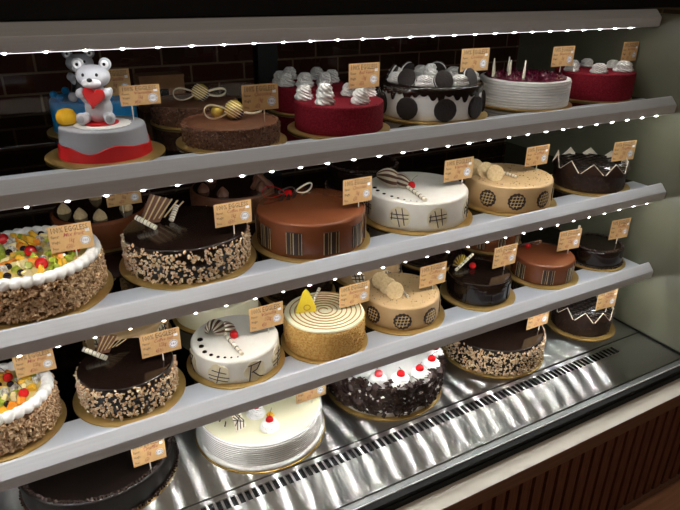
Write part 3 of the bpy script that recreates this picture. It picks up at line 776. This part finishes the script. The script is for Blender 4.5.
# lattice topped dark cakes with zigzag collar
def collar_cake(key, label, sh, x, y, R, H, board, seed):
    t = cake(key, 'collared_chocolate_cake', label, sh, x, y, R, H, board)
    body(t, R, H, 'chocmat', .004)
    side_scatter('cake_crumb', t, R-.0005, B0, H, 900, .0028, 'chocmat', seed, .8, .0012)
    b = NB(); k = -5
    w = .0022; nn = 11
    for i in range(nn):
        f = (i-(nn-1)/2)/((nn-1)/2)*.93*R; e = sqrt(max(0, (R-.003)**2-f*f))
        for da in (.5, .5+1.15):
            ca, sa = cos(da), sin(da)
            tube(b, [(f*ca-e*sa, f*sa+e*ca, H+.0018), (f*ca+e*sa, f*sa-e*ca, H+.0018)], w, 6)
    part('chocolate_lattice', b, 'choc', t)
    nt = 10; wd = 2*pi*R/nt
    for i in range(nt):
        a = 2*pi*(i+.5)/nt - .2; rr = R+.0015
        hh = .027
        b = NB(); plate(b, [(-wd*.5, 0), (wd*.5, 0), (0, hh)], .0020); o = part('collar_triangle', b, 'wafer', t, (rr*cos(a), rr*sin(a), H-.006), (radians(-6), 0, a+pi/2), smooth=False)
        b = NB(); plate(b, [(-wd*.5+.0014, -.001), (wd*.5-.0014, -.001), (0, hh-.0019)], .0012, Matrix.Translation((0, -.0017, 0))); part('dark_facing', b, 'darkplate', o, smooth=False)
    return t
collar_cake('grid2', 'dark chocolate cake with lattice top and pale zigzag collar on the middle shelf', 's2', 1.347, 1.034, .092, .060, .108, 61)
# back row of the middle shelf
def nougat_cake(key, label, x, y, R, H, spots, sticks=False):
    t = cake(key, 'nougat_cake', label, 's2', x, y, R, H, R*1.05)
    body(t, R, H, 'caramel' if not sticks else 'milk', .006)
    b = NB(); lathe(b, [(0, H-.0005), (R-.007, H-.0005), (R-.0075, H+.0008), (0, H+.0012)], 72); part('chocolate_top', b, 'choc', t)
    for i, (px, py) in enumerate(spots):
        b = NB(); lathe(b, [(0, 0), (.0125, 0), (.0130, .004), (.010, .011), (.006, .016), (.002, .020), (0, .021)], 28, warp=lambda r, z, a: (r*(1+.07*cos(7*a+200*z)), z)); part('nougat_dollop', b, 'biscuit' if not sticks else 'milk', t, (px, py, H+.0006), (0, 0, i))
    if sticks:
        for p, q in (((.030, -.055, H+.006), (.078, -.02, H+.045)), ((.072, -.062, H+.006), (.040, -.022, H+.048))):
            b = NB(); tube(b, [p, q], .0060, 8); part('chocolate_finger', b, 'milk', t)
    return t
nougat_cake('brown1', 'brown cake with beige peaks behind the fruit cake and the nut cake', .128, 1.275, .098, .062, [(-.070, .0), (-.044, -.045), (.046, -.04), (.0, .06), (.06, .04), (-.01, -.07)])
nougat_cake('brown2', 'brown cake with crossed chocolate fingers behind the nut cake and caramel cake', .425, 1.290, .098, .060, [(-.072, -.01), (-.042, -.058), (-.035, .05), (.07, .01), (.05, -.062)], True)
def round_dark(key, label, sh, x, y, R, H, board, bead=.004, m='choc'):
    t = cake(key, 'dark_chocolate_cake', label, sh, x, y, R, H, board)
    body(t, R, H, m, .006)
    for nm, zz, rr in (('top_beading', H+.0012, R-.006), ('bottom_beading', B0+bead*.8, R+bead*.5)):
        b = NB(); n = int(2*pi*rr/(bead*1.7)); rnd = random.Random(7)
        for i in range(n):
            a = 2*pi*i/n; chunk(b, (rr*cos(a), rr*sin(a), zz), bead*1.9, rnd)
        part(nm, b, 'chocmat', t, angle=80)
    return t
round_dark('dark2', 'round dark chocolate cake behind the white cake on the middle shelf', 's2', .790, 1.300, .095, .066, .10)

# ================================================================== LOWEST SHELF
fruit_cake('fruit3', 'small fruit topped cake with almond sides at the left end of the lowest shelf', 's3', -.1124, 1.0134, .0815, .070, 41,
           [('ch', .017, .030), ('ch', .039, -.032), ('ch', -.03, -.01)], .097)
nut_cake('choc3', 'small dark glazed chocolate cake with nut covered sides on the lowest shelf', 's3', .100, 1.011, .087, .069, 51, .104, n=900,
         pl=(((-.066, .048, .090), (-.030, .022, .0730)), (-.026, .046, radians(10), .023)))
R, H = .090, .058
t = cake('w3', 'white_cream_cake', 'small white cream cake with flower shaped plaques and a cherry on the lowest shelf', 's3', .317, 1.015, R, H, .102)
body(t, R, H, 'cream', .006)
flower = [(.0200*(1+.16*abs(sin(2.5*a)))*cos(a), .0205*(1+.16*abs(sin(2.5*a)))*sin(a)) for a in [2*pi*i/40 for i in range(40)]]
def scribble(o, r):
    if int(round(o.location.x*1000)) % 2:
        strokes(o, r, [[(-.021, -.004), (.021, -.007)], [(-.021, -.012), (.018, -.015)], [(.005, .017), (-.005, -.021)], [(-.013, .008), (.016, .003)]], .0010, 'chocmat')
    else:
        strokes(o, r, [[(-.013, -.020), (-.008, .015)], [(-.014, .015), (.013, .018), (.003, .003), (-.008, -.001)], [(-.005, 0), (.008, -.015), (.016, -.018)]], .0012, 'chocmat')
plates_round(t, 'flower_plaque', R, [(a, .027) for a in (-183, -131, -85, -42, 0, 45, 90, 135)], flower, 'ivory', .0018, over=scribble)
link('chocolate_curl', ME['curl'], t, (-.032, .024, H-.001), (0, 0, .9), (.95, 1.35, 1.3)); link('chocolate_curl', ME['curl'], t, (-.010, .020, H-.001), (0, 0, .3), (.65, .9, 1.0))
cherry(t, -.003, -.006, H, 1.0, False)
stick(t, (-.020, .022, H+.006), (-.011, -.074, H+.0040), th=1.0)
dots(t, [(-.067, .020), (-.072, -.005), (-.072, -.027), (-.064, -.043), (-.054, -.056), (-.043, -.064), (-.032, -.070), (-.020, -.074)], H, .0062)
# butterscotch cake
R, H = .088, .075
t = cake('bs3', 'butterscotch_cake', 'butterscotch cake with golden crumb sides and spiral cream top on the lowest shelf', 's3', .516, .996, R, H, .097)
body(t, R, H-.006, 'butterscotch', .006)
side_scatter('praline_crumb', t, R, B0+.003, H-.006, 1800, .0030, 'butterscotch', 71, 1, .0012)
b = NB(); lathe(b, [(0, H-.0058), (R-.003, H-.0058), (R-.0008, H-.004), (R-.002, H-.001), (R-.006, H), (0, H)], 80); part('cream_top', b, 'yellowcream', t)
b = NB(); n = 460
tube(b, [((.008+.075*i/n)*cos(i*2*pi*7.2/n), (.008+.075*i/n)*sin(i*2*pi*7.2/n)*1.0, H+.0006+.0003*sin(i*1.7)) for i in range(n+1)], .0013, 5); part('caramel_spiral', b, 'swirl', t)
b = NB(); tri = [(-.020, 0), (-.017, .012), (-.006, .034), (0, .039), (.006, .033), (.016, .010), (.017, 0)]
plate(b, [(x*1.2, z*1.35) for x, z in tri], .003, Matrix.Rotation(radians(-12), 4, 'X')); o = part('yellow_plaque', b, 'lemon', t, (-.037, .010, H+.0002), (0, 0, radians(-18)))
b = NB(); tube(b, [(.007*cos(a*.5), -.0030-.002, .012+.006*sin(a*.5)) for a in range(13)], .0009, 6, True); part('brown_ring', b, 'swirl', o, rot=(radians(-12), 0, 0))
stick(t, (-.014, .030, H+.006), (.012, .046, H+.030), th=.9)
coffee('b3', 'small beige coffee cake with three biscuits and lattice discs on the lowest shelf', 's3', .733, 1.018, .092, .062,
       [(a, .029) for a in (-167, -121, -76, -32, 10, 55, 100, 145)], .108, [(-.036, .034), (-.036, .004), (-.034, -.022)], ((-.008, -.010, .068), (-.010, -.046, .0660)))
# dark glazed cake with fan
R, H = .078, .063
t = cake('hex3', 'dark_chocolate_cake', 'glossy dark chocolate cake with ribbed fan and cherry on the lowest shelf', 's3', .963, 1.003, R, H, .095)
body(t, R, H, 'choc', .005)
plates_round(t, 'chocolate_panel', R, [(a, .030) for a in range(-170, 190, 40)], rect(.046, .040), 'choc', .0016)
fan = [(0, 0)] + [(.029*cos(a)*(1+.04*cos(18*a)), .033*sin(a)*(1+.04*cos(18*a))+.002) for a in [radians(15+150*i/30) for i in range(31)]]
b = NB(); plate(b, fan, .0018, Matrix.Rotation(radians(-8), 4, 'X')); o = part('chocolate_fan', b, 'darkplate', t, (-.030, .040, H), (0, 0, .1), smooth=False)
b = NB()
for i in range(8):
    a = radians(24+132*i/7); tube(b, [(.004*cos(a), -.0016, .004*sin(a)+.002), (.0285*cos(a), -.0020, .0320*sin(a)+.002)], .0009, 5)
part('pale_ribs', b, 'lemon', o, rot=(radians(-8), 0, 0))
stick(t, (-.056, .026, H+.005), (.016, .050, H+.0235), th=1.0); cherry(t, -.006, .022, H, .95, False)
R, H = .082, .061
t = caramel('c3', 'small caramel glazed cake with striped panels and a cherry on the lowest shelf', 's3', 1.194, 1.009, R, H, [(a, .029) for a in (-179, -126, -79, -30, 20, 70, 120)], .098, .029, .041)
cherry(t, -.016, .046, H, .95, False); loop(t, 'chocolate_loop', (-.040, .050, H+.012), .050, .032, radians(0), 'chocmat', .9, .0008); loop(t, 'chocolate_loop', (.004, .050, H+.010), .030, .022, radians(-10), 'milk', .5, .0009)
t = round_dark('dk3', 'dark round chocolate cake with beaded rims at the right end of the lowest shelf', 's3', 1.400, 1.003, .072, .052, .084, .0035)
stick(t, (-.058, .030, .056), (-.030, .046, .094), th=.9)
for px, py, pz in ((-.050, .026, .056), (-.044, .034, .0555), (-.052, .040, .0555)):
    b = NB(); chunk(b, (0, 0, 0), .009, random.Random(int(px*9999))); part('white_chocolate_piece', b, 'wafer', t, (px, py, pz))
# back row of the lowest shelf
def plain(key, name, label, x, y, R, H, m, deco=None):
    t = cake(key, name, label, 's3', x, y, R, H, R*1.08); body(t, R, H, m, .005)
    if deco == 'grid':
        def lat(o, r):
            strokes(o, r, [[(-.016, -.008), (.016, -.002)], [(-.016, .002), (.016, .008)], [(-.010, .014), (-.004, -.014)], [(.000, .015), (.006, -.014)], [(.009, .013), (.014, -.010)]], .0014, 'chocmat')
        plates_round(t, 'lattice_plaque', R, [(a, .030) for a in range(-180, 180, 45)], disc(.018, 22), 'ivory', .0016, over=lat)
    if deco == 'panel': plates_round(t, 'striped_panel', R, [(a, .030) for a in range(-180, 180, 36)], rect(.020, .036), 'darkplate', .0016, over=striped_plate(.02, .036, True))
    if deco == 'fleck':
        rnd = random.Random(3)
        for i in range(7):
            q = rnd.uniform(.02, .07); a = rnd.uniform(0, 6.3); b = NB(); chunk(b, (0, 0, 0), .007, rnd); part('green_piece', b, 'kiwi', t, (q*cos(a), q*sin(a), H+.001))
    return t
plain('beige3a', 'cream_cake', 'beige cream cake with lattice plaques behind the small nut cake, lowest shelf', .135, 1.215, .088, .056, 'beige', 'grid')
plain('white3', 'cream_cake', 'plain pale cream cake behind the small white cake on the lowest shelf', .345, 1.225, .098, .060, 'yellowcream', 'fleck')
plain('dark3', 'dark_chocolate_cake', 'plain dark chocolate cake behind the butterscotch cake on the lowest shelf', .562, 1.228, .088, .066, 'choc')
plain('beige3b', 'coffee_cake', 'beige cake with lattice plaques behind the beige coffee cake, lowest shelf', .772, 1.238, .092, .060, 'beige', 'grid')
plain('dark3b', 'dark_chocolate_cake', 'plain dark cake behind the glossy fan topped cake, lowest shelf', .985, 1.240, .090, .060, 'choc')
plain('car3b', 'caramel_cake', 'caramel cake with striped panels in the back row of the lowest shelf', 1.215, 1.250, .095, .060, 'caramel', 'panel')

# ================================================================== DECK
round_dark('dkd', 'large dark chocolate cake with beaded rim at the left end of the steel deck', 'deck', .024, 1.0537, .150, .060, .1545, .0040, 'chocdark')
R, H = .138, .066
t = cake('big', 'vanilla_cake', 'large ridged white cake with pale yellow top and two cherries on the deck', 'deck', .364, 1.019, R, H, .148)
ridged(R, H, 'whip', t, .144, 9)
b = NB(); lathe(b, [(0, H-.0003), (R-.004, H-.0003), (R-.0045, H+.0008), (0, H+.0008)], 96); part('vanilla_glaze', b, 'yellowcream', t)
for i, (px, py) in enumerate(((-.022, -.034), (-.012, -.088))):
    o = dollop(t, px, py, H+.0006, 'rosette', 1.05, i); cherry(t, px, py, H+.0145, .95, True, 3+i)
b = NB(); chunk(b, (0, 0, 0), .020, random.Random(2), .6); part('mango_piece', b, 'mango', t, (.003, -.056, H+.006))
b = NB(); plate(b, [(-.016, 0), (.012, -.004), (.016, .030), (-.006, .036)], .002, Matrix.Rotation(radians(-35), 4, 'X')); o = part('white_chocolate_shard', b, 'wafer', t, (-.066, -.062, H+.003), (0, 0, .5))
b = NB()
for ln in (((-.012, .002), (.0, .018), (-.006, .030)), ((-.004, .0), (.006, .016), (.0, .034)), ((.004, -.002), (.013, .010), (.006, .028)), ((-.012, .012), (.012, .024)), ((-.010, .024), (.012, .008))):
    tube(b, [(x, -.0018, z) for x, z in ln], .0011, 5)
part('chocolate_scribble', b, 'chocmat', o, rot=(radians(-35), 0, 0))
for px, py, an in ((-.095, -.040, 1.0), (-.100, -.020, .8)):
    b = NB(); tube(b, [(0, 0, .001), (.008, 0, .004), (.015, .002, .001)], .0012, 6); part('chocolate_squiggle', b, 'chocmat', t, (px, py, H+.0008), (0, 0, an))
# black forest
R, H = .138, .086
t = cake('bf', 'black_forest_cake', 'black forest cake with dark shavings, white cream top and red cherries on the deck', 'deck', .698, 1.023, R, H, .148)
body(t, R, H, 'whip', .008)
def flakes(name, n, fn, size, m, seed):
    rnd = random.Random(seed); b = NB()
    for i in range(n):
        p, nrm = fn(rnd); R_ = Euler((rnd.uniform(0, 6.3), rnd.uniform(-.7, .7), rnd.uniform(-.7, .7))).to_matrix()
        Q = Vector(nrm).to_track_quat('X', 'Z').to_matrix(); w = size*rnd.uniform(.5, 1.3); l = size*rnd.uniform(.9, 2.2); cv = rnd.uniform(.2, .9)*w
        g = []
        for iu in range(3):
            for jv in range(2):
                g.append(Vector((cv*(1-(iu-1)**2)*.6, (jv-.5)*w, (iu-1)*l*.5)))
        vs = []
        for off in (0, .0009):
            vs.append([b.verts.new(Vector(p) + Q @ (R_ @ (q + Vector((off, 0, 0))))) for q in g])
        A, B_ = vs
        for iu in range(2):
            k = iu*2
            b.faces.new((A[k], A[k+1], A[k+3], A[k+2])); b.faces.new((B_[k], B_[k+2], B_[k+3], B_[k+1]))
        for x0, x1 in ((0, 1), (1, 3), (3, 5), (5, 4), (4, 2), (2, 0)): b.faces.new((A[x0], B_[x0], B_[x1], A[x1]))
    o = part(name, b, m, t, smooth=False); o['kind'] = 'stuff'; return o
def fs(rnd):
    a = rnd.uniform(0, 6.3); z = rnd.uniform(B0+.013, H-.002); q = R+rnd.uniform(0, .003); return (q*cos(a), q*sin(a), z), (cos(a), sin(a), 0)
flakes('dark_shavings', 1700, fs, .0125, 'flake', 3)
def ft(rnd):
    k = rnd.choice(range(16)); a = 2*pi*(k+.5)/16 + rnd.gauss(-.06, .10); q = R-.004+rnd.gauss(0, .006); return (q*cos(a), q*sin(a), H+rnd.uniform(.0, .011)), (0, 0, 1)
flakes('rim_shavings', 300, ft, .0120, 'flake', 4)
def fw_(rnd):
    a = rnd.uniform(0, 6.3); z = rnd.uniform(B0+.010, H-.003); q = R+.0045; return (q*cos(a), q*sin(a), z), (cos(a), sin(a), 0)
flakes('pale_flecks', 150, fw_, .0070, 'whip', 5)
for k in range(9):
    a = radians(-129.5 + 24*k*1.0) if k < 5 else radians(-9 + 40*(k-4))
    q = R-.016
    dollop(t, q*cos(a), q*sin(a), H-.001, 'rosette', 1.3, k); cherry(t, q*cos(a), q*sin(a), H+.0185, 1.1, True, k*.7)
t = nut_cake('chocd', 'large dark glazed chocolate cake with nut covered sides on the steel deck', 'deck', 1.046, 1.010, .132, .078, 81, .140, n=1900)
collar_cake('gridd', 'dark chocolate cake with zigzag collar at the right end of the steel deck', 'deck', 1.372, .986, .082, .061, .099, 91)

# ================================================================== price cards
def text_mesh(name, rows, m):
    """rows: (string, x, z, size, slant) in card units (half width 1)"""
    b = NB()
    for s, x, z, size, shear, *fit in rows:
        cu = bpy.data.curves.new('lettering', 'FONT'); cu.body = s; cu.size = size; cu.shear = shear; cu.resolution_u = 1
        cu.offset = .006 if size > .36 else .002
        o = bpy.data.objects.new('lettering', cu); C.objects.link(o); bpy.context.view_layer.update()
        me = bpy.data.meshes.new_from_object(o.evaluated_get(bpy.context.evaluated_depsgraph_get()))
        k = fit[0]/max(v.co.x for v in me.vertices) if fit else .62
        for v in me.vertices: v.co = Vector((v.co.x*k + x, 0, v.co.y + z))
        b.from_mesh(me); bpy.data.meshes.remove(me); bpy.data.objects.remove(o); bpy.data.curves.remove(cu)
    me = bpy.data.meshes.new(name); b.to_mesh(me); b.free(); me.materials.append(K[m]); return me
HEAD = text_mesh('lettering', [('100% EGGLESS', -.90, .30, .36, 0, 1.72), ('Flavour:', -.90, .06, .19, 0), ('Weight:', -.90, -.20, .19, 0), ('Price:', -.90, -.50, .19, 0)], 'ink')
STAMP = text_mesh('stamp_letters', [('S A S', -.13, -.055, .17, 0, .26)], 'inkblue')
b = NB(); b2 = None
for i in range(16):
    a0, a1 = 2*pi*(i+.12)/16, 2*pi*(i+.72)/16
    vs = [b.verts.new((q*cos(a), 0, q*sin(a))) for q, a in ((.175, a0), (.215, a0), (.215, a1), (.175, a1))]; b.faces.new(vs)
b.from_mesh(STAMP); STAMP2 = to_mesh('stamp_letters', b, 'inkblue', False)
HAND = {}
def hand(fl, wt, pr):
    k = (fl, wt, pr)
    if k not in HAND: HAND[k] = text_mesh('handwriting', [(fl, -.36, .07, .26, .35, .80 + .02*len(fl)), (wt, -.15, -.21, .30, .3), (pr, -.32, -.50, .30, .3)], 'inkred')
    return HAND[k]
CARDS = [  # key, stick x,y,z, card centre x, bottom z, width, height, label tail, flavour, weight, price, yaw
 ('bear', .188, 1.084, .204, 1.1797, .0677, .0336, 'beside the grey bear', 'Vanilla', '1kg', '850', 0),
 ('nutsf', .411, 1.030, .404, 1.1628, .0700, .0458, 'in the front chocolate crunch cake', 'Chocolate', '1kg', '650', 0),
 ('rvf', .655, 1.071, .648, 1.1800, .0726, .0484, 'in the front red velvet cake', 'Red Velvet', '1kg', '650', 0),
 ('oreo', .945, 1.079, .944, 1.1949, .0805, .0488, 'in the cookie drip cake', 'Cookies', '1kg', '650', 0),
 ('berry', 1.236, 1.090, 1.238, 1.1880, .0760, .0480, 'in the white berry cake', 'Blueberry', '1kg', '650', 0),
 ('rvr', 1.452, 1.062, 1.452, 1.1930, .0600, .0480, 'in the red velvet cake by the side glass', 'Red Velvet', '1kg', '650', 0),
 ('blue', .188, 1.270, .193, 1.168, .0600, .0500, 'behind the grey bear, in the blue cake', 'Vanilla', '1kg', '850', 0),
 ('fruit2', .053, 1.012, .049, .9636, .0675, .0465, 'in the large fruit cake', 'Mix fruit', '1kg', '650/-', 0),
 ('choc2', .322, .983, .322, .9686, .0709, .0444, 'in the nut cake of the middle shelf', 'Coffee nut', '1kg', '650/-', 0),
 ('c2', .592, .987, .588, .9664, .0676, .0524, 'in the caramel cake of the middle shelf', 'Chocolate', '1kg', '650', 0),
 ('w2', .892, 1.021, .877, .9626, .0830, .0510, 'in the white cake with round plaques', 'Vanilla', '1kg', '650', 0),
 ('b2', 1.138, 1.029, 1.133, .9616, .0773, .0498, 'in the beige cake of the middle shelf', 'Coffee', '1kg', '650', 0),
 ('grid2', 1.412, .988, 1.410, .9487, .0769, .0521, 'in the zigzag collar cake of the middle shelf', 'Truffle', '1kg', '650', -.12),
 ('brown1', .165, 1.215, .170, .958, .0680, .0420, 'in the brown cake with beige peaks', 'Nougat', '1kg', '650', 0),
 ('fruit3', -.049, 1.019, -.048, .7405, .0640, .0450, 'in the small fruit cake', 'Mix fruit', '1/2kg', '450/-', 0),
 ('choc3', .164, .980, .163, .7378, .0733, .0491, 'in the small nut cake of the lowest shelf', 'Coffee nut', '1/2kg', '450/-', 0),
 ('w3', .384, .992, .380, .7246, .0741, .0540, 'in the small white cake with flower plaques', 'Vanilla', '1/2kg', '450', 0),
 ('bs3', .583, .975, .579, .7352, .0758, .0509, 'in the butterscotch cake', 'Butterscotch', '1/2kg', '450', 0),
 ('b3', .797, .979, .794, .7279, .0760, .0550, 'in the small beige cake of the lowest shelf', 'Coffee', '1/2kg', '450', 0),
 ('hex3', 1.022, .979, 1.018, .7280, .0760, .0560, 'in the glossy cake with the fan', 'Truffle', '1/2kg', '450', 0),
 ('c3', 1.250, .978, 1.247, .7255, .0759, .0568, 'in the small caramel cake of the lowest shelf', 'Caramel', '1/2kg', '450', -.1),
 ('dk3', 1.440, .971, 1.440, .7222, .0696, .0582, 'in the beaded dark cake by the side glass', 'Truffle', '1/2kg', '450', -.12),
 ('dkd', .105, .938, .106, .5303, .0622, .0566, 'in the large dark cake on the deck', 'Truffle', '1kg', '650', 0),
 ('big', .467, .962, .465, .5302, .0737, .0516, 'in the large white cake on the deck', 'Vanilla', '1kg', '650', 0),
 ('chocd', 1.132, .931, 1.121, .5448, .0772, .0554, 'in the large nut cake on the deck', 'Coffee nut', '1kg', '650', 0),
 ('gridd', 1.398, .928, 1.390, .5290, .0740, .0600, 'in the zigzag collar cake on the deck', 'Truffle', '1kg', '650', -.1),
]
for key, sx, sy, cx, zb, w, h, tail, fl, wt, pr, yaw in CARDS:
    root, kx, ky, kz, kr, kh = CAKES[key]; top = kz + kh + .0012
    t = thing('price_card', 'kraft price card ' + tail, 'price card', (sx, sy, top), 'price cards on picks', yaw)
    d = cx - sx
    b = NB(); tube(b, [(0, .0012, 0), (0, .0012, zb-top+h*.35)], .0011, 8); part('pick', b, 'pick', t)
    b = NB(); bx(b, d-w/2, d+w/2, -.0006, 0, zb-top, zb-top+h); c = part('card', b, 'card', t, smooth=False)
    cc = (d, -.0008, zb-top+h/2); sx_, sz_ = w/2, h/2/.62
    link('lettering', HEAD, c, cc, (0, 0, 0), (sx_, 1, sz_))
    link('handwriting', hand(fl, wt, pr), c, (cc[0], -.00085, cc[2]), (0, 0, 0), (sx_, 1, sz_))
    b = NB(); plate(b, disc(.235*w/2, 28), .0002, Matrix.Translation((0, 0, 0))); st = part('round_sticker', b, 'sticker', c, (d+.62*w/2, -.0008, zb-top+h*.32), smooth=False)
    part_o = link('stamp_letters', STAMP2, c, (d+.62*w/2, -.0011, zb-top+h*.32), (0, 0, 0), (w/2, 1, w/2))
    b = NB(); plate(b, rect(.10*w, .11*h, 1), .0002); part('small_sticker', b, 'sticker', c, (d+.78*w/2, -.0008, zb-top+h*.70), smooth=False)
